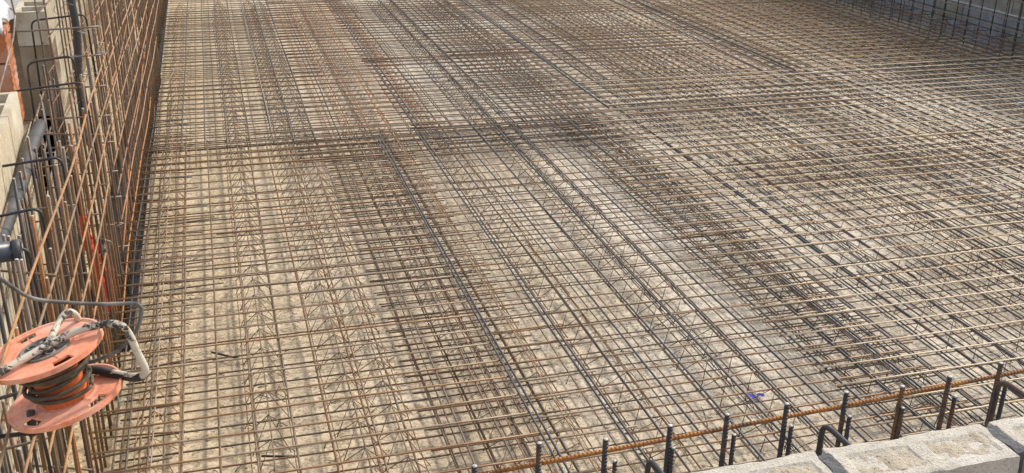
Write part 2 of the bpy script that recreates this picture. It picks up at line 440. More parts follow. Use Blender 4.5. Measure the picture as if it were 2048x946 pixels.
# ------------------------------------------------------------------ welded mesh sheets
SH = .15
def sheet(label, x0, x1, y0, y1, z, xbars, ybars, over, mx, my, rx=.004, ry=.004, group='welded mesh sheets', tilt=None, xend=(.04, .04), wav=.004):
    """flat welded mesh: xbars = y positions of bars that run along X; ybars = x positions of bars along Y.
    over = 'X' or 'Y': which family lies on top."""
    rng = random.Random(hash((round(x0, 2), round(y0, 2), round(z, 3))) & 0xffff)
    t = tilt if tilt is not None else rng.uniform(-.0025, .0025)
    e = empty('welded_mesh_sheet', label, 'rebar mesh', (x0, y0, z), t, group)
    zx, zy = (rx, -ry) if over == 'X' else (-rx, ry)
    for y in xbars:
        L = x1 - x0
        l = xend[0] + rng.uniform(-.012, .012); r = xend[1] + rng.uniform(-.012, .012)
        link('cross_bar', rod_mesh(round((L + l + r) * 10) / 10 if L > 1 else round(L + .08, 2), rx, mx, 6, wav, rng.randrange(4)), None, e,
             (-l, y - y0 + rng.uniform(-.003, .003), zx + rng.uniform(-.002, .002)), (rng.choice((0, math.pi)), 0, rng.uniform(-.0012, .0012)))
    for x in ybars:
        L = y1 - y0
        link('long_bar', rod_mesh(round(L + .08, 1), ry, my, 6, wav, rng.randrange(4)), None, e,
             (x - x0 + rng.uniform(-.003, .003), -.04, zy + rng.uniform(-.002, .002)), (rng.choice((0, math.pi)), 0, math.pi / 2 + rng.uniform(-.0012, .0012)))
    return e
def rng_(a, b, s=SH, off=0):
    out = []; v = a + off
    while v <= b + 1e-6: out.append(round(v, 4)); v += s
    return out

# bottom layer -------------------------------------------------------------
ZB = -.155
sheet('bottom mesh sheet on the yellowish floor beside the left wall, near end', -.5, 1.30, 2.0, 7.9, ZB, rng_(2.05, 7.9), rng_(-.29, 1.30), 'Y', M_bottom, M_brown, .004, .005)
sheet('bottom mesh sheet on the floor below the doubled dark bars, near end', .74, 3.1, 2.0, 7.9, ZB - .012, rng_(2.115, 7.9), rng_(.80, 3.1, .105), 'Y', M_bottom, M_bottom, .0035, .0035)
sheet('bottom mesh sheet on the floor by the blue paint mark, near end', 2.62, 5.1, 1.9, 7.8, ZB, rng_(1.97, 7.8), rng_(2.66, 5.1, .11), 'Y', M_brown, M_dark, .0035, .004)
sheet('bottom mesh sheet on the pale floor at the right edge of the photo', 4.75, 6.9, 3.2, 8.6, ZB - .012, rng_(3.27, 8.6), rng_(4.8, 6.9, .11), 'Y', M_brown, M_dark, .0035, .004)
sheet('bottom mesh sheet at the foot of the right wall, middle of its length', 6.75, 8.3, 5.2, 10.8, ZB, rng_(5.25, 10.8), rng_(6.8, 8.3), 'Y', M_brown, M_dark, .0035, .004)
sheet('bottom mesh sheet by the left wall below the far grey sheets', -.5, 1.7, 7.4, 14.6, ZB, rng_(7.45, 14.6), rng_(-.22, 1.7), 'Y', M_grey, M_brown)
sheet('bottom mesh sheet under the bright floor gap left of centre, far end', 1.55, 3.75, 7.4, 14.6, ZB - .012, rng_(7.5, 14.6), rng_(1.66, 3.75), 'Y', M_grey, M_bottom)
sheet('bottom mesh sheet under the brown far sheets right of centre', 3.6, 5.7, 7.4, 14.6, ZB, rng_(7.45, 14.6), rng_(3.6, 5.7), 'Y', M_grey, M_bottom)
sheet('bottom mesh sheet running into the shade of the right wall, far end', 5.55, 8.3, 8.4, 14.6, ZB - .012, rng_(8.45, 14.6), rng_(5.6, 8.3), 'Y', M_grey, M_bottom)

for a, b, c, d, lab in ((.72, 1.32, 2.03, 7.2, 'narrow strip of mesh lapped low beside the left doubled bar'), (2.58, 3.12, 2.4, 7.6, 'narrow strip of mesh lapped low under the tangled dark spacers'),
                        (.55, 3.2, 7.15, 7.75, 'short mesh strip lapped low across the joint of near and far sheets'), (3.6, 5.6, 5.9, 6.5, 'short mesh strip lapped low under the pale bars, right of centre'), (3.3, 5.3, 7.75, 8.25, 'short mesh strip lapped low behind the pale bars, right of centre')):
    sheet(lab, a, b, c, d, ZB + .018, rng_(c + .03, d, .15 if d - c > 2 else .09), rng_(a + .04, b), 'X', M_brown, M_bottom, .0034, .0030)
# top layer, near row -------------------------------------------------------
sheet('near top mesh sheet whose brown bars run out of the left wall', -.60, 1.08, 1.98, 7.25, 0, rng_(2.02, 7.25), [-.27, .005, .155, .46, .78, .93], 'X', M_tan, M_brown, .0042, .0042, tilt=0, xend=(.02, .0))
sheet('narrow top mesh strip between the two doubled dark bars', 1.07, 1.385, 1.9, 7.25, .004, rng_(1.98, 7.25), [1.095], 'Y', M_tan, M_dark, .0042, .0055, tilt=0, xend=(.0, .0))
sheet('top mesh sheet right of the doubled dark bars, near end', 1.385, 2.86, 1.9, 7.6, 0, rng_(1.95, 7.6), rng_(1.535, 2.86), 'Y', M_tan, M_dark, .0042, .0052, tilt=0, xend=(.0, .02))
sheet('top mesh sheet with long pale bars crossing the lower right, nearest of three', 2.42, 8.2, 1.9, 4.2, .012, rng_(2.03, 4.1), rng_(2.72, 8.2), 'X', M_pale, M_dark, .0038, .0046, tilt=.0, xend=(.03, .03))
sheet('top mesh sheet with long pale bars at the right edge, middle of three', 2.60, 8.2, 4.15, 6.35, .006, rng_(4.18, 6.3), rng_(2.98, 8.2), 'X', M_pale, M_dark, .0040, .0044, tilt=.001, xend=(.10, .03))
sheet('top mesh sheet with long pale bars below the shaded corner, farthest of three', 2.95, 8.2, 6.2, 8.4, .016, rng_(6.28, 8.4), rng_(3.1, 8.2), 'X', M_pale, M_dark, .0042, .0044, tilt=.002, xend=(.20, .03))
# top layer, far row ---------------------------------------------------------
sheet('far top mesh sheet in front of the rusty wall panel', -.56, .86, 7.22, 14.2, .010, rng_(7.26, 14.2), [-.30, -.14, .01, .17, .33, .48, .63, .81], 'Y', M_grey, M_dark, .0042, .0055, tilt=-.002, xend=(.04, .04))
sheet('rusty reddish top mesh sheet in the upper left, lapped over its neighbour', .68, 1.50, 7.30, 14.2, .022, rng_(7.33, 14.2), rng_(.74, 1.5), 'X', M_redrust, M_redrust, .0045, .0045, tilt=.001)
sheet('far top mesh sheet over the bright floor gap left of centre', 1.38, 3.02, 7.20, 14.2, .008, rng_(7.24, 14.2), [1.40, 1.44, 1.66, 1.86, 2.02] + rng_(2.17, 3.02), 'Y', M_grey, M_dark, .0042, .0050, tilt=0)
sheet('dark top mesh sheet lapped over the far sheet at upper centre', 2.22, 2.97, 7.32, 13.9, .024, rng_(7.4, 13.9), rng_(2.25, 2.97), 'X', M_brown, M_dark, .0045, .0045, tilt=.002)
sheet('far top mesh sheet with widely seen floor right of the long dark bar', 3.0, 5.2, 7.9, 14.2, .006, rng_(7.95, 14.2, .16), rng_(3.06, 5.2, .155), 'Y', M_tan, M_dark, .0045, .0058, tilt=.001)
sheet('brown top mesh sheet lapped over the far sheet right of centre', 3.55, 4.75, 8.1, 14.0, .024, rng_(8.16, 14.0, .15), rng_(3.6, 4.75), 'X', M_ochre, M_dark, .0048, .0045, tilt=-.002)
sheet('far top mesh sheet reaching from the bright strip into the shaded corner', 5.1, 8.25, 8.2, 14.2, .010, rng_(8.3, 14.2, .16), rng_(5.16, 8.25), 'Y', M_ochre, M_dark, .0048, .0055, tilt=.001)
sheet('ochre top mesh sheet lapped over the sheet before the shaded corner', 5.32, 7.3, 8.35, 13.8, .026, rng_(8.42, 13.8, .16), rng_(5.4, 7.3, .3), 'X', M_ochre, M_dark, .0048, .0045, tilt=.002)

# heavy loose bars tied along Y ---------------------------------------------
def loose(name, label, p0, p1, r, mat, group=None, cat='rebar', sides=8, wav=.004, v=0):
    p0 = Vector(p0); p1 = Vector(p1); d = p1 - p0
    o = link(name, rod_mesh(round(d.length, 2), r, mat, sides, wav, v), None, None, p0, d.to_track_quat('X', 'Z').to_euler())
    return tag(o, label, cat, group)
for i, (x, y0, y1, z, r, lab) in enumerate([
        (1.075, 1.95, 7.2, .012, .0048, 'long dark bar, left one of the left doubled pair'),
        (1.378, 1.95, 7.35, .015, .0050, 'long dark bar, left one of the right doubled pair'),
        (1.400, 1.95, 7.25, .015, .0050, 'long dark bar, right one of the right doubled pair'),
        (1.385, 7.3, 13.8, .030, .0065, 'long dark bar leading away over the rusty red sheet, left of its pair'),
        (1.425, 7.3, 13.8, .030, .0060, 'long dark bar leading away over the rusty red sheet, right of its pair'),
        (3.00, 7.5, 13.9, .034, .0080, 'heavy black bar slanting up to the top of the photo at centre'),
        (5.16, 8.3, 14.0, .034, .0075, 'heavy black bar beside the bright strip of floor at upper right'),
        (.335, 7.25, 14.0, .026, .0060, 'pale grey bar tied along the far sheet near the left wall'),
        (4.10, 3.0, 8.2, -.006, .0075, 'thick dark bar under the pale bars at the right'),
        (3.12, 2.2, 7.9, -.006, .0075, 'thick dark bar under the pale bars beside the tangled spacer'),
        (5.32, 3.4, 8.2, -.006, .0075, 'thick dark bar under the pale bars at the right edge')]):
    loose('rebar_rod', lab, (x, y0, z), (x + random.uniform(-.004, .004), y1, z), r, M_dark if i != 7 else M_grey, 'heavy rods tied along the mat', v=i % 4)
# loose bars across (lap splices)
for i, (x0, x1, y, z, lab) in enumerate([
        (-.58, 3.0, 7.22, .034, 'grey bar across the joint of near and far sheets, left half'),
        (.2, 4.6, 7.42, .036, 'brown bar across the joint of near and far sheets, behind the first'),
        (-.58, 4.0, 12.2, .036, 'brown bar across the far sheets near the top left'),
        (1.3, 5.2, 9.55, .038, 'dark brown bar across the far sheets over the bright gap'),
        (-.1, 1.4, 5.58, .014, 'orange brown bar across the middle of the mat left of the doubled bars'),
        (2.6, 4.9, 2.53, .020, 'brown bar across the mat above the near wall starters')]):
    loose('rebar_rod', lab, (x0, y, z), (x1, y + .03, z), .0042, [M_grey, M_tan, M_brown, M_brown, M_redrust, M_tan][i], 'rods tied across the mat', v=i % 4)

# ------------------------------------------------------------------ lattice spacers between layers
def spacer_proto(L, mat, h=.125, w=.075, pitch=.19):
    bm_top = rod_mesh(L, .0032, mat, 5, .002, 0)
    bots = rod_mesh(L, .0026, mat, 5, .002, 1)
    n = int(L / pitch); vs = []
    for s in (-1, 1):
        d = []
        rr = random.Random(3 + s)
        for i in range(n):
            xa = i * pitch + pitch / 2
            j = rr.uniform(-.018, .018)
            d += [tube_data([(xa - pitch / 2 + j, s * w * rr.uniform(.85, 1.25), 0), (xa + j * .5, 0, h + rr.uniform(-.004, .004)), (xa + pitch / 2 + j, s * w * rr.uniform(.85, 1.2), 0)], .0022, 4)]
        me = mesh_of('lacing', *d); me.materials.append(mat); vs.append(me)
    return bm_top, bots, vs
PROTO = {}
def spacer(label, x, y0, L, mat=M_brown, rz=0.0, z=-.150, w=.075):
    k = (L, mat.name, w)
    if k not in PROTO: PROTO[k] = spacer_proto(L, mat, w=w)
    t, b, zz = PROTO[k]
    e = empty('lattice_spacer', label, 'rebar spacer', (x, y0, z), math.pi / 2 + rz, 'lattice spacers between the two mats')
    link('top_wire', t, None, e, (0, 0, .128))
    for s in (-1, 1): link('bottom_wire', b, None, e, (0, s * w, 0))
    link('lacing', zz[0], None, e); link('lacing', zz[1], None, e)
    return e
lines = [(-.385, M_tan), (.06, M_brown), (.41, M_brown), (.56, M_brown), (.98, M_brown), (1.215, M_tan), (1.60, M_brown), (2.02, M_dark), (2.17, M_dark),
         (2.74, M_brown), (2.86, M_dark), (3.37, M_dark), (3.70, M_brown), (4.05, M_brown), (4.15, M_dark), (4.6, M_brown), (5.05, M_brown), (5.5, M_brown), (5.95, M_brown), (6.4, M_brown), (6.9, M_brown), (7.5, M_brown)]
for i, (x, mt) in enumerate(lines):
    w = .105 if x > 2.5 else .085
    spacer('near lattice spacer strip, %s line of spacers out from the left wall' % nth(i), x, 2.2 + (i % 3) * .05, 3.04, mt, random.uniform(-.004, .004), w=w)
    spacer('middle lattice spacer strip, %s line of spacers out from the left wall' % nth(i), x + .01, 5.35 + (i % 3) * .05, 3.04, mt, random.uniform(-.006, .006), w=w)
    spacer('far lattice spacer strip, %s line of spacers out from the left wall' % nth(i), x + .02, 8.5 + (i % 3) * .05, 5.13, mt, random.uniform(-.004, .004), w=w)

# ------------------------------------------------------------------ left wall cage
XI = -.58
zrods = [.06, .21, .36, .53, .69, .84, 1.0]
# loose long rods along the near part of the cage
for i, z in enumerate(zrods[2:]):
    y1 = [3.9, 4.35, 4.9, 5.3, 5.4][i]
    loose('rebar_rod', 'bright rusty rod slanting along the near part of the left cage, %s from the bottom' % nth(i),
          (XI + .012, 2.0, z + random.uniform(-.01, .01)), (XI + .010, y1 + .7, z + random.uniform(.0, .03)), .0045, M_rod, 'rusty rods along the left cage', wav=.008, v=i % 4)
loose('rebar_rod', 'bright orange rod low along the foot of the left cage', (XI + .018, 4.6, -.02), (XI + .02, 9.6, .05), .0042, M_rust, 'rusty rods along the left cage', wav=.01)
loose('rebar_rod', 'bright orange rod rising along the far panel of the left cage', (XI + .018, 5.2, .12), (XI + .02, 9.8, .55), .0042, M_rust, 'rusty rods along the left cage', wav=.012, v=1)
loose('rebar_rod', 'orange rod crossing high over the far panel of the left cage', (XI + .018, 5.6, .80), (XI + .02, 11.0, 1.02), .0042, M_rust, 'rusty rods along the left cage', wav=.012, v=2)

def upright(label, x, y, z0, z1, r, mat, group, lean=(0, 0), tip=True, v=0):
    p0 = Vector((x, y, z0)); p1 = Vector((x + lean[0], y + lean[1], z1)); d = p1 - p0
    o = link('starter_bar', rod_mesh(round(d.length, 2), r, mat, 8, .002, v), None, None, p0, d.to_track_quat('X', 'Z').to_euler())
    tag(o, label, 'starter bar', group)
    if tip:
        c = link('cut_end', TIP, None, o, (round(d.length, 2), 0, 0)); c.scale = (1, r / .005, r / .005)
    return o
TIP = mesh_of('cut_end', tube_data([(-.002, 0, 0), (.0015, 0, 0)], .0043, 8)); TIP.materials.append(M_tip)
k = 0
for i in range(32):
    y = 2.24 + i * .10 + random.uniform(-.015, .015)
    zt = (1.06 + .02 * math.sin(i * 2.1) + (i - 3) * .003 - (.14 if i % 2 else 0)) if y > 2.72 else .70
    upright('rusty upright bar with a cut tip in the inner row of the near left cage', XI + random.uniform(-.008, .004), y, ZF, zt + random.uniform(-.04, .03),
            .0058, M_rust if i % 5 == 0 else (M_upr if i % 2 else M_brown), 'upright bars of the near left cage, inner row', (random.uniform(-.02, .02), random.uniform(-.03, .03)), v=i % 4)
for i in range(44):
    y = 2.2 + i * .09 + random.uniform(-.015, .015); x = -.84 - .0575 * (y - 4.72) + .055
    zt = 1.0 + random.uniform(-.16, .10) if y > 2.9 else .66
    upright('dark upright bar in the outer row of the near left cage, against the blocks', min(x, XI - .06), y, ZF, zt, .0055,
            M_brown if i % 2 else M_dark, 'upright bars of the near left cage, outer row', (random.uniform(-.02, .02), random.uniform(-.02, .02)), v=i % 4)

def wall_sheet(label, x0, y0, y1, z0, z1, ys, zs, mat, slope=0.0, rv=.0045, rh=.0045, hm=None, group='upright mesh sheets of the left cage'):
    e = empty('wall_mesh_sheet', label, 'rebar mesh', (x0, y0, ZF), math.atan(-slope), group)
    rng = random.Random(int(y0 * 10))
    for y in ys:
        H = z1 - z0
        link('upright_bar', rod_mesh(round(H, 1), rv, mat, 6, .004, rng.randrange(4)), None, e,
             (rng.uniform(-.004, .004), y - y0 + rng.uniform(-.006, .006), z0 - ZF + rng.uniform(-.03, .0)), (0, -math.pi / 2 + rng.uniform(-.012, .012), rng.uniform(-.1, .1)))
    for z in zs:
        link('long_bar', rod_mesh(round(y1 - y0, 1), rh, hm or mat, 6, .006, rng.randrange(4)), None, e,
             (.009, 0, z - ZF + rng.uniform(-.006, .006)), (0, 0, math.pi / 2))
    return e
wall_sheet('tall rusty mesh panel standing along the left wall, nearer of the inner two', XI, 5.42, 10.2, ZF, 1.6, rng_(5.45, 10.15, .10), rng_(.21, 1.6, .15), M_brown, .008, hm=M_redrust)
wall_sheet('tall rusty mesh panel standing along the left wall, farther of the inner two', XI - .03, 9.9, 14.6, ZF, 1.6, rng_(9.95, 14.5, .10), rng_(.17, 1.6, .15), M_brown, .008, hm=M_redrust)
wall_sheet('rusty mesh panel between the tall panel and the blocks, nearer of the outer two', -.83, 5.46, 10.2, ZF, 1.5, rng_(5.5, 10.15, .15), rng_(.1, 1.4, .15), M_brown, .035)
wall_sheet('rusty mesh panel between the tall panel and the blocks, farther of the outer two', -.99, 9.9, 14.6, ZF, 1.5, rng_(9.95, 14.5, .15), rng_(.1, 1.4, .15), M_brown, .035)
for i, z in enumerate(rng_(.1, 1.0, .2)):
    loose('rebar_rod', 'dark rod along the outer row of the near left cage, %s from the bottom' % nth(i), (-.70, 2.2, z), (-.85, 5.5, z + .02), .005, M_brown, 'rods along the outer row of the left cage', v=i % 4)

# ladder of cross ties where the tall panel begins, and more ties behind
for i, z in enumerate([1.23, 1.09, .94, .79, .64, .49, .35, .21, .07]):
    loose('cross_tie', 'grey cross tie at the near end of the tall rusty panel, %s from the top' % nth(i), (-.955 if i in (0, 3) else -.86, 5.40, z - .005), (XI + .03, 5.40 + random.uniform(-.03, .03), z), .0048, M_grey, 'ladder of cross ties', 'cross tie', wav=.002, v=i % 4)
k = 0
for y in (2.75, 3.3, 3.9, 4.5, 4.95):
    for z in (.1, .35, .6, .85):
        loose('cross_tie', 'brown cross tie between the two rows of the near left cage', (-.70 - .0575 * (y - 2.2), y + random.uniform(-.05, .05), z + random.uniform(-.03, .03)),
              (XI + .02, y + random.uniform(-.05, .05), z + random.uniform(-.03, .03)), .0042, M_brown, 'cross ties of the near left cage', 'cross tie', v=k % 4); k += 1

# U bars over the top of the left cage
def ubar(name, label, pts, r, mat, group, cat='U bar'):
    # round the corners of a polyline
    P = [Vector(p) for p in pts]; out = [P[0]]
    for a, b, c in zip(P, P[1:], P[2:]):
        rad = min(.035, (b - a).length * .45, (c - b).length * .45)
        p1 = b + (a - b).normalized() * rad; p2 = b + (c - b).normalized() * rad
        for t in (0, .25, .5, .75, 1): out.append((1 - t) ** 2 * p1 + 2 * t * (1 - t) * b + t * t * p2)
    out.append(P[-1])
    return tag(tube(name, out, r, mat, sides=8), label, cat, group)
for i, (y, zt, w0, w1) in enumerate([(5.95, 1.18, -.93, -.66), (4.95, 1.05, -.90, -.60), (3.95, 1.01, -.87, -.595), (3.52, .97, -.82, -.62), (3.10, 1.00, -.80, -.60), (4.45, .86, -.85, -.64), (2.62, .78, -.74, -.56), (5.2, 1.12, -.86, -.66)]):
    y += .0
    ubar('u_bar', ['dark U bar at the top of the cage before the far hollow block', 'dark U bar at the top of the cage below the mesh ladder', 'large dark U bar arching over the grey pipe',
          'dark U bar arching just below the one over the grey pipe', 'dark U bar beside the blue black pipe end', 'low dark U bar between the uprights behind the grey pipe',
          'dark U bar hidden beneath the orange cable reel', 'short dark U bar by the red bricks'][i],
         [(w0 - .01, y - .03, zt - .55), (w0, y - .02, zt), (w1, y + .01, zt + .02), (w1 + .015, y + .02, zt - .55)], .0050, M_hoop, 'U bars over the left cage')

# starter bars bent out of the left wall over the floor
for i in range(42):
    y = 2.15 + i * .15 + random.uniform(-.02, .02); z = -.10 + random.uniform(-.02, .02)
    x1 = -.25 + random.uniform(-.08, .06) + (.12 if 18 < i < 30 else 0)
    loose('starter_bar', 'short brown bar sticking out of the left wall low over the floor', (XI - .05, y, z), (x1, y + random.uniform(-.03, .03), z + random.uniform(-.015, .03)), .0045, M_brown if i % 4 else M_dark,
          'short bars sticking out of the foot of the left wall', 'starter bar', v=i % 4)

for i, (x, z) in enumerate([(-.545, -.12), (-.51, -.15), (-.475, -.05), (-.44, -.14), (-.40, -.02), (-.345, -.13)]):
    loose('rebar_rod', 'brown rod running along the foot of the left wall, %s out from the wall' % nth(i), (x, 2.0, z), (x - .01, 9.5, z), .0045, M_brown if i % 2 else M_bottom, 'rods along the foot of the left wall', wav=.012, v=i % 4)
# tie wire scraps hanging in the cage
for i, (x, y, z) in enumerate([(-.57, 5.35, 1.12), (-.60, 5.6, .95), (-.66, 5.5, 1.2), (-.68, 5.3, .72), (-.62, 4.9, .5), (-.60, 4.6, .35), (-.56, 5.1, .3), (-.64, 5.8, 1.3), (-.60, 4.3, .25), (-.58, 3.9, .1)]):
    rr = random.Random(i); p = Vector((x, y, z)); pts = [p]
    for q in range(7):
        p = p + Vector((rr.uniform(-.05, .05), rr.uniform(-.05, .05), rr.uniform(-.03, .03))); pts.append(p)
    tag(tube('tie_wire', curve_pts(pts, 5), .0018, M_wire, sides=5), 'pale scrap of twisted tie wire caught in the left cage', 'wire', 'scraps of tie wire in the left cage')

# ------------------------------------------------------------------ right wall cage
e = empty('wall_mesh_sheet', 'dark mesh panel standing in front of the grey wall in the far right corner', 'rebar mesh', (8.22, 7.0, ZF), 0, 'upright mesh panels at the right wall')
for i, y in enumerate(rng_(6.0, 14.6, .2)):
    link('upright_bar', rod_mesh(1.4, .0058, M_hoop, 6, .003, i % 4), None, e, (random.uniform(-.01, .01), y - 7.0, 0), (0, -math.pi / 2, 0))
for i, z in enumerate((.02, .13, .24, .44, .64, .84)):
    link('long_bar', rod_mesh(8.7, .0065, M_grey, 6, .004, i % 4), None, e, (-.012, -1.05, z - ZF), (0, 0, math.pi / 2))
e = empty('wall_mesh_sheet', 'dark mesh panel close against the grey wall in the far right corner', 'rebar mesh', (8.45, 7.0, ZF), 0, 'upright mesh panels at the right wall')
for i, y in enumerate(rng_(6.07, 14.6, .2)):
    link('upright_bar', rod_mesh(1.4, .0055, M_dark, 6, .003, i % 4), None, e, (random.uniform(-.01, .01), y - 7.0, 0), (0, -math.pi / 2, 0))
for i, z in enumerate((.1, .5, .9)):
    link('long_bar', rod_mesh(8.7, .006, M_dark, 6, .004, i % 4), None, e, (-.012, -1.05, z - ZF), (0, 0, math.pi / 2))
for i in range(20):
    y = 7.3 + i * .33
    ubar('u_bar', 'bent tie standing at the foot of the right wall cage', [(8.40, y, .02), (8.12, y, .03), (7.95, y + .01, .16), (7.93, y + .02, -.05)], .0048, M_grey, 'bent ties at the foot of the right wall cage')

# ------------------------------------------------------------------ near wall starters
tall = [(.32, .82), (.48, .83), (.64, .86), (.81, .85), (.965, .86), (1.13, .87), (1.29, .872), (1.46, .872), (1.62, .873), (1.78, .88), (1.94, .89), (2.10, .885), (2.26, .88), (2.42, .885)]
names = ['leftmost', 'second from the left', 'third from the left', 'fourth from the left', 'fifth from the left', 'sixth from the left', 'seventh from the left', 'eighth from the left', 'ninth from the left', 'tenth from the left', 'eleventh from the left']
for i, (x, z) in enumerate(tall):
    lab = 'tall ribbed bar standing behind the near block wall, %s in the photo' % names[i - 1] if 1 <= i <= 10 else 'tall ribbed bar of the near row %s' % ('left of all the others' if i == 0 else 'past the right edge, %s' % nth(i - 11))
    upright(lab, x + random.uniform(-.01, .01), 1.95, ZF, z, .0070, M_ribdark, 'tall starter bars behind the near block wall', (.012, random.uniform(-.01, .01)), v=i % 4)
for i, (x, z) in enumerate(tall[3:13]):
    upright('short ribbed bar beside a tall one behind the near wall, %s from the right' % nth(9 - i), x + .020, 1.935, ZF, z - .062, .0060, M_ribdark, 'short starter bars behind the near block wall', (.006, 0), v=i % 4)
o = loose('rebar_rod', 'orange ribbed rod tied level along the near starter bars', (.46, 1.968, .786), (2.6, 1.966, .868), .0060, M_ribrust, sides=10, wav=.002)
o = loose('rebar_rod', 'second brown ribbed rod below the orange rod near the starters', (.3, 1.985, .60), (2.6, 1.985, .63), .0060, M_brown, sides=8, wav=.002)
for i, (x, z, y) in enumerate([(.90, .825, 1.88), (1.30, .79, 1.84), (1.355, .86, 1.86), (1.80, .80, 1.83), (1.885, .895, 1.88)]):
    ubar('u_bar', ['dark U bar at the bottom edge of the photo by the near wall', 'low dark U bar, left of the pair before the mortar joint', 'high dark U bar, right of the pair before the mortar joint',
                   'low dark U bar, left of the pair at the right edge', 'high dark U bar, right of the pair at the right edge'][i],
         [(x - .004, y, ZF + .4), (x, y, z), (x + .01, y - .21, z - .0), (x + .012, y - .215, ZF + .5)], .0072, M_hoop, 'U bars behind the near block wall')

# ------------------------------------------------------------------ things in the left cage
def corrugated(name, label, pts, r, mat, n=14, amp=.12, cat='pipe', parts=None):
    c = curve_pts(pts, n); rr = [r * (1 + (amp if i % 2 else 0)) for i in range(len(c))]
    vs, fs = tube_data(c, rr, 16)
    return tag(link(name, mesh_of(name, (vs, fs)), mat), label, cat)
corrugated('corrugated_pipe', 'grey corrugated pipe lying along the wall between the cage rows', [(-.775, 4.74, .94), (-.775, 4.45, .93), (-.77, 4.1, .90), (-.77, 3.7, .88), (-.76, 3.3, .87), (-.75, 2.9, .8)], .027, M_pipe, 14, .06)
corrugated('flexible_conduit', 'dark flexible conduit hanging upright in the cage by the tall panel', [(-.70, 5.75, 1.42), (-.69, 5.74, 1.15), (-.715, 5.74, .88), (-.725, 5.74, .55)], .019, M_pipe, 16, .08)
for k in range(6):
    z = 1.3 - k * .13; c = Vector((-.705 - k * .003, 5.745, z))
    tag(tube('tie_wire', [c + Vector((.026 * math.cos(a), .026 * math.sin(a), .01 * math.sin(2 * a + k))) for a in [i * .5 for i in range(14)]], .0018, M_wire, sides=5),
        'pale tie wire looped round the hanging conduit, %s loop from the top' % nth(k), 'wire', 'wire loops on the hanging conduit')
pe = empty('drain_pipe', 'blue black plastic pipe end poking in above the left cage', 'pipe', (-.64, 3.045, 1.035))
def cyl_ring(x0, x1, r, ri):
    n = 28; vs = []; fs = []
    for x, q in ((x0, ri), (x0, r), (x1, r), (x1, ri)):
        for k in range(n): vs.append(Vector((x, q * math.cos(2 * math.pi * k / n), q * math.sin(2 * math.pi * k / n))))
    for a in range(4):
        b = (a + 1) % 4
        for k in range(n): k2 = (k + 1) % n; fs.append((a * n + k, b * n + k, b * n + k2, a * n + k2))
    return vs, fs
pe.rotation_euler = (0, 0, .12)
link('pipe_barrel', mesh_of('pipe_barrel', cyl_ring(-.35, .018, .030, .026)), M_pipeb, pe)
link('pipe_collar', mesh_of('pipe_collar', cyl_ring(.012, .034, .033, .025)), M_pipe, pe)

def ribbon(name, label, pts, w, mat, cat):
    c = curve_pts(pts, 6); vs = []; fs = []
    for i, p in enumerate(c):
        t = (c[min(i + 1, len(c) - 1)] - c[max(i - 1, 0)]).normalized(); a = .9 * math.sin(i * .55)
        sd = t.cross(Vector((math.sin(a), .3, math.cos(a)))).normalized()
        for s in (-1, -.4, .3, 1): vs.append(p + sd * w * s * (1 + .25 * math.sin(i)) + t.cross(sd) * .006 * math.sin(i * 1.7 + s * 3))
    for i in range(len(c) - 1):
        for k in range(3): a = i * 4 + k; fs.append((a, a + 1, a + 5, a + 4))
    o = tag(link(name, mesh_of(name, (vs, fs)), mat), label, cat)
    s = o.modifiers.new('t', 'SOLIDIFY'); s.thickness = .002; return o

ribbon('plastic_strip', 'long red plastic strip twisting down inside the left cage', [(-.598, 4.20, .70), (-.600, 4.32, .56), (-.602, 4.41, .42), (-.602, 4.50, .29), (-.602, 4.60, .16), (-.602, 4.68, .02)], .022, M_red, 'plastic strip')
ribbon('plastic_strip', 'short red plastic strip beside the long one inside the left cage', [(-.612, 4.62, .42), (-.612, 4.72, .28), (-.612, 4.82, .15), (-.612, 4.9, .04)], .014, M_red, 'plastic strip')
tag(tube('hose', curve_pts([(-.63, 5.1, .05), (-.62, 5.3, -.06), (-.60, 5.5, -.13), (-.60, 5.75, -.17)], 6), .030, M_hose, sides=12), 'short black hose behind the red plastic strips at the cage foot', 'hose')
tag(tube('cord', curve_pts([(-.92, 5.40, 1.42), (-.932, 5.50, 1.32), (-.931, 5.49, 1.27), (-.911, 5.24, 1.225), (-.902, 5.0, 1.19), (-.893, 4.77, 1.16), (-.876, 4.5, 1.14)], 8), .0045, M_wire, sides=6),
    'pale cord hanging in front of the red bricks and white sheet', 'cord')
# red hollow bricks with a white sheet on top, upper left corner
for j in range(3):
    for i in range(3):
        be = empty('hollow_brick', 'red hollow brick in the upper left stack, %s layer, %s' % (['bottom', 'middle', 'top'][j], ['right end', 'middle', 'left end'][i]), 'brick',
                   (-1.015 - .10 * i, 5.46, .76 + .165 * j), .06, 'red bricks stacked at the upper left corner')
        ds = [box_data(-.045, -.12, 0, .045, .12, .155)]
        link('brick_body', lumpy_box(-.045, -.12, 0, .045, .12, .155, .02, .002, .006, i + 3 * j), M_brick, be)
        for g in range(4):
            link('rib', mesh_of('rib', box_data(-.047, -.1202, .018 + g * .034, .0475, .1202, .034 + g * .034), sm=False), M_brick, be)
vs, fs = grid_plane(-1.34, -.97, 5.30, 5.74, 1.285, 24, 24)
for v in vs:
    q = v * 9; v.z += .045 * noise.noise(q) + .03 * noise.noise(q * 2.3) + .04
    e_ = max(0, v.x + 1.01) + max(0, 5.36 - v.y); v.z -= e_ * 1.1
    v.x += .03 * noise.noise(q + Vector((5, 0, 0)))
o = tag(link('plastic_sheet', mesh_of('plastic_sheet', (vs, fs)), M_sheet), 'crumpled white plastic sheet lying over the red bricks', 'plastic sheet')
sl = o.modifiers.new('t', 'SOLIDIFY'); sl.thickness = .006

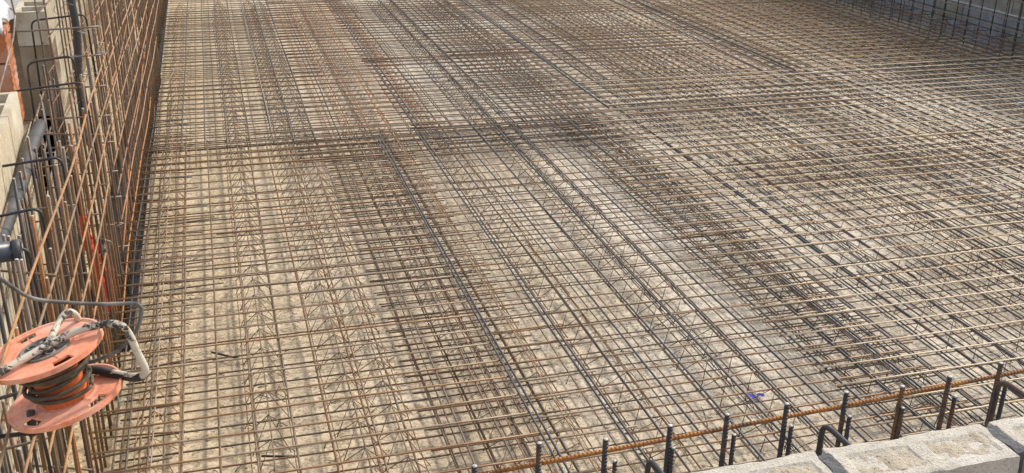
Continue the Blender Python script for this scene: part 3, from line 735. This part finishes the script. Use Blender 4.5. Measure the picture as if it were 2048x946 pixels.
# ------------------------------------------------------------------ cable reel
nrm = Vector((-.205, .01, .979)).normalized()
uax = Vector((.944, -.149, .2945)); uax = (uax - uax.dot(nrm) * nrm).normalized(); vax = nrm.cross(uax)
top_c = Vector((-.472, 2.428, 1.015))
SEP = .140; RF = .139
base_c = top_c - nrm * SEP
reel = empty('cable_reel', 'faded orange cable reel wound with dirty cable, leaning on top of the left cage', 'cable reel', base_c)
reel.rotation_euler = Matrix((uax, vax, nrm)).transposed().to_euler()
Mr = (Matrix.Translation(base_c) @ Matrix((uax, vax, nrm)).transposed().to_4x4()).inverted()
def flange(zc, hole0):
    """disc with four hand holes, a raised rim and shallow ribs"""
    nr, na = 22, 120; ri = .040; vs = []; fs = []; t = .0016
    rad = [ri + (RF - ri) * i / nr for i in range(nr + 1)]
    def hole(r, a):
        for k in range(4):
            d = (a - hole0 - k * math.pi / 2 + math.pi) % (2 * math.pi) - math.pi
            if abs(d) < .22 and .096 < r < .121: return True
        return False
    for s in (1, -1):
        for r in rad:
            for k in range(na):
                a = 2 * math.pi * k / na
                h = t
                if r > RF - .007: h += .004 if s > 0 else .004
                if .060 < r < .090 and abs(((a - hole0 + .4) % (math.pi / 2)) - .4) < .05: h += .0022
                if abs(r - .070) < .003: h += .0015
                if r > .088: h += .001
                vs.append(Vector((r * math.cos(a), r * math.sin(a), zc + s * h)))
    off = (nr + 1) * na
    def q(i, k): return i * na + k % na
    cell = lambda i, k: not hole((rad[i] + rad[i + 1]) / 2, 2 * math.pi * (k + .5) / na)
    for i in range(nr):
        for k in range(na):
            if not cell(i, k): continue
            a, b, c, d = q(i, k), q(i + 1, k), q(i + 1, k + 1), q(i, k + 1)
            fs.append((a, b, c, d)); fs.append((a + off, d + off, c + off, b + off))
            for (p, r_, ii, kk) in ((a, b, i, k - 1), (d, c, i, k + 1)):
                if not cell(ii, kk % na): fs.append((p, p + off, r_ + off, r_))
            for (p, r_, ii) in ((a, d, i - 1), (b, c, i + 1)):
                if ii < 0 or ii >= nr or not cell(ii, k): fs.append((p, p + off, r_ + off, r_))
    return vs, fs
def sm_part(o):
    m_ = o.modifiers.new('e', 'EDGE_SPLIT'); m_.split_angle = R(35); return o
sm_part(link('upper_flange', mesh_of('upper_flange', flange(SEP, 2.25)), M_reel, reel))
sm_part(link('lower_flange', mesh_of('lower_flange', flange(0, 2.6)), M_reel, reel))
def lathe(prof, n=48):
    vs = [Vector((r * math.cos(2 * math.pi * k / n), r * math.sin(2 * math.pi * k / n), z)) for r, z in prof for k in range(n)]
    fs = [(i * n + k, i * n + (k + 1) % n, (i + 1) * n + (k + 1) % n, (i + 1) * n + k) for i in range(len(prof) - 1) for k in range(n)]
    return vs, fs
sm_part(link('drum', mesh_of('drum', lathe([(.058, .002), (.058, SEP - .002)])), M_drum, reel))
hub = sm_part(link('hub', mesh_of('hub', lathe([(.0605, SEP - .004), (.0605, SEP + .006), (.056, SEP + .007), (.053, SEP + .003), (.022, SEP - .001), (.020, SEP + .005), (.0001, SEP + .006)])), M_hub, reel))
for k in range(7):
    a = 2 * math.pi * k / 7; c = Vector((.037 * math.cos(a), .037 * math.sin(a), SEP + .002))
    u = Vector((math.cos(a), math.sin(a), 0)); w = Vector((-u.y, u.x, 0))
    sm_part(link('petal', mesh_of('petal', tube_data([c + u * .013 * math.cos(b) + w * .010 * math.sin(b) + Vector((0, 0, .0035)) for b in [j * math.pi / 8 for j in range(16)]], .0026, 6, closed=True)), M_hub, hub))
link('bolt', mesh_of('bolt', tube_data([(0, 0, SEP - .01), (0, 0, SEP + .022)], .0055, 6), lathe([(.011, SEP + .005), (.011, SEP + .011), (.0, SEP + .011)], 20), sm=False), M_hub, hub)
# wound cable
pts = []
turns = 7.0; n = 300; rr = random.Random(5)
for i in range(n):
    t = i / n; a = 2 * math.pi * turns * t
    lay = t * 2 % 1 if int(t * 2) % 2 == 0 else 1 - t * 2 % 1
    rad_ = .066 + .010 * t + .004 * math.sin(a * .37 + 1) + .003 * math.sin(1.3 * a)
    z = .018 + (SEP - .040) * lay ** 1.0 + .006 * math.sin(a * .5)
    pts.append(Vector((rad_ * math.cos(a), rad_ * math.sin(a), z)))
link('wound_cable', mesh_of('wound_cable', tube_data(pts, .0055, 8)), M_cable, reel)
pts = []
for i in range(170):
    t = i / 170; a = -2 * math.pi * 4.2 * t + 1
    pts.append(Vector(((.080 + .005 * math.sin(a * .6)) * math.cos(a), (.080 + .004 * math.sin(a * .45)) * math.sin(a), SEP - .014 - .045 * t + .005 * math.sin(a * .8))))
link('wound_cable', mesh_of('wound_cable', tube_data(pts, .0055, 8)), M_cable, reel)
def inr(P): return [Mr @ Vector(p) for p in P]
tube1 = [(-0.617, 2.295, 1.004), (-0.578, 2.319, 1.012), (-0.558, 2.336, 1.016), (-0.508, 2.375, 1.026), (-0.455, 2.41, 1.038), (-0.398, 2.431, 1.053), (-0.333, 2.428, 1.067), (-0.29, 2.401, 1.072), (-0.274, 2.411, 1.041), (-0.26, 2.407, 0.989), (-0.247, 2.4, 0.946), (-0.253, 2.405, 0.926), (-0.279, 2.418, 0.917), (-0.331, 2.454, 0.915)]
link('handle_frame', mesh_of('handle_frame', tube_data(curve_pts(inr(tube1), 6), .0095, 14)), M_tube, reel)
link('handle_frame', mesh_of('handle_frame', tube_data(curve_pts(inr([(-.258, 2.404, .922), (-.279, 2.418, .914), (-.331, 2.454, .912), (-.381, 2.50, .905), (-.474, 2.56, .88)]), 6), .0108, 14)), M_hose, reel)
tube2 = [(-0.463, 2.398, 1.034), (-0.456, 2.427, 1.041), (-0.44, 2.486, 1.057), (-0.423, 2.51, 1.07), (-0.407, 2.515, 1.063), (-0.404, 2.545, 1.022), (-0.411, 2.57, 0.948), (-0.43, 2.57, 0.9)]
link('handle_frame', mesh_of('handle_frame', tube_data(curve_pts(inr(tube2), 6), .0085, 14)), M_tube, reel)
cab = [(-.62, 2.30, 1.34), (-.531, 2.327, 1.27), (-.522, 2.349, 1.249), (-.478, 2.403, 1.17), (-.413, 2.455, 1.124), (-.338, 2.478, 1.099), (-.267, 2.486, 1.088), (-.247, 2.479, 1.083), (-.243, 2.47, 1.067), (-.26, 2.448, 1.031), (-.302, 2.432, .991), (-.348, 2.445, .965), (-.381, 2.451, .954)]
link('loose_cable', mesh_of('loose_cable', tube_data(curve_pts(inr(cab), 8), .0048, 10)), M_gcable, reel)
link('foot', mesh_of('foot', tube_data(inr([(-.52, 2.385, .875), (-.526, 2.38, .81)]), .010, 12), tube_data(inr([(-.60, 2.39, .812), (-.50, 2.385, .812)]), .006, 10)), M_hose, reel)

# ------------------------------------------------------------------ litter and marks on the floor
vs = []; fs = []
rr = random.Random(11)
ds = []
for i in range(900):
    x = rr.uniform(-.5, 7.8) if i > 350 else rr.uniform(-.45, 2.0); y = rr.uniform(2.0, 11.0) if i > 350 else rr.uniform(2.2, 6.5); a = rr.uniform(0, math.pi)
    l = rr.uniform(.01, .035); c = Vector((x, y, ZF + .008)); d = Vector((math.cos(a), math.sin(a), rr.uniform(-.05, .2)))
    ds.append(tube_data([c - d * l, c + Vector((0, 0, rr.uniform(0, .006))), c + d * l], rr.uniform(.001, .0028), 4))
o = link('floor_litter', mesh_of('floor_litter', *ds), M_bottom); o['kind'] = 'stuff'
vs, fs = [], []
rr = random.Random(2)
ds = []
for i in range(9):
    a = rr.uniform(0, 6.28); q = rr.uniform(0, .025); c = Vector((2.195 + q * math.cos(a) * 1.4, 3.53 + q * math.sin(a), ZF + .014))
    k = 9; s = rr.uniform(.004, .012)
    v_ = [c] + [c + Vector((s * math.cos(2 * math.pi * j / k) * 1.5, s * math.sin(2 * math.pi * j / k), 0)) for j in range(k)]
    for z in v_: z.z += i * .0003
    ds.append((v_, [(0, j + 1, (j + 1) % k + 1) for j in range(k)]))
tag(link('paint_mark', mesh_of('paint_mark', *ds, sm=False), M_blue), 'small blue spray paint mark on the floor near the lower right', 'paint mark')
# stray rods on the floor
for i, (x, y, a, l, lab) in enumerate([(-.16, 4.55, -.75, .16, 'short black rod scrap on the floor by the left wall, upper one'), (.02, 3.62, -.4, .14, 'short dark rod scrap on the floor by the left wall, lower one'),
                                       (.05, 3.42, -.3, .15, 'thin dark rod scrap on the floor below the others')]):
    loose('rod_scrap', lab, (x, y, ZF + .02), (x + l * math.cos(a), y + l * math.sin(a), ZF + .03), .005, M_hose, 'rod scraps on the floor by the left wall')
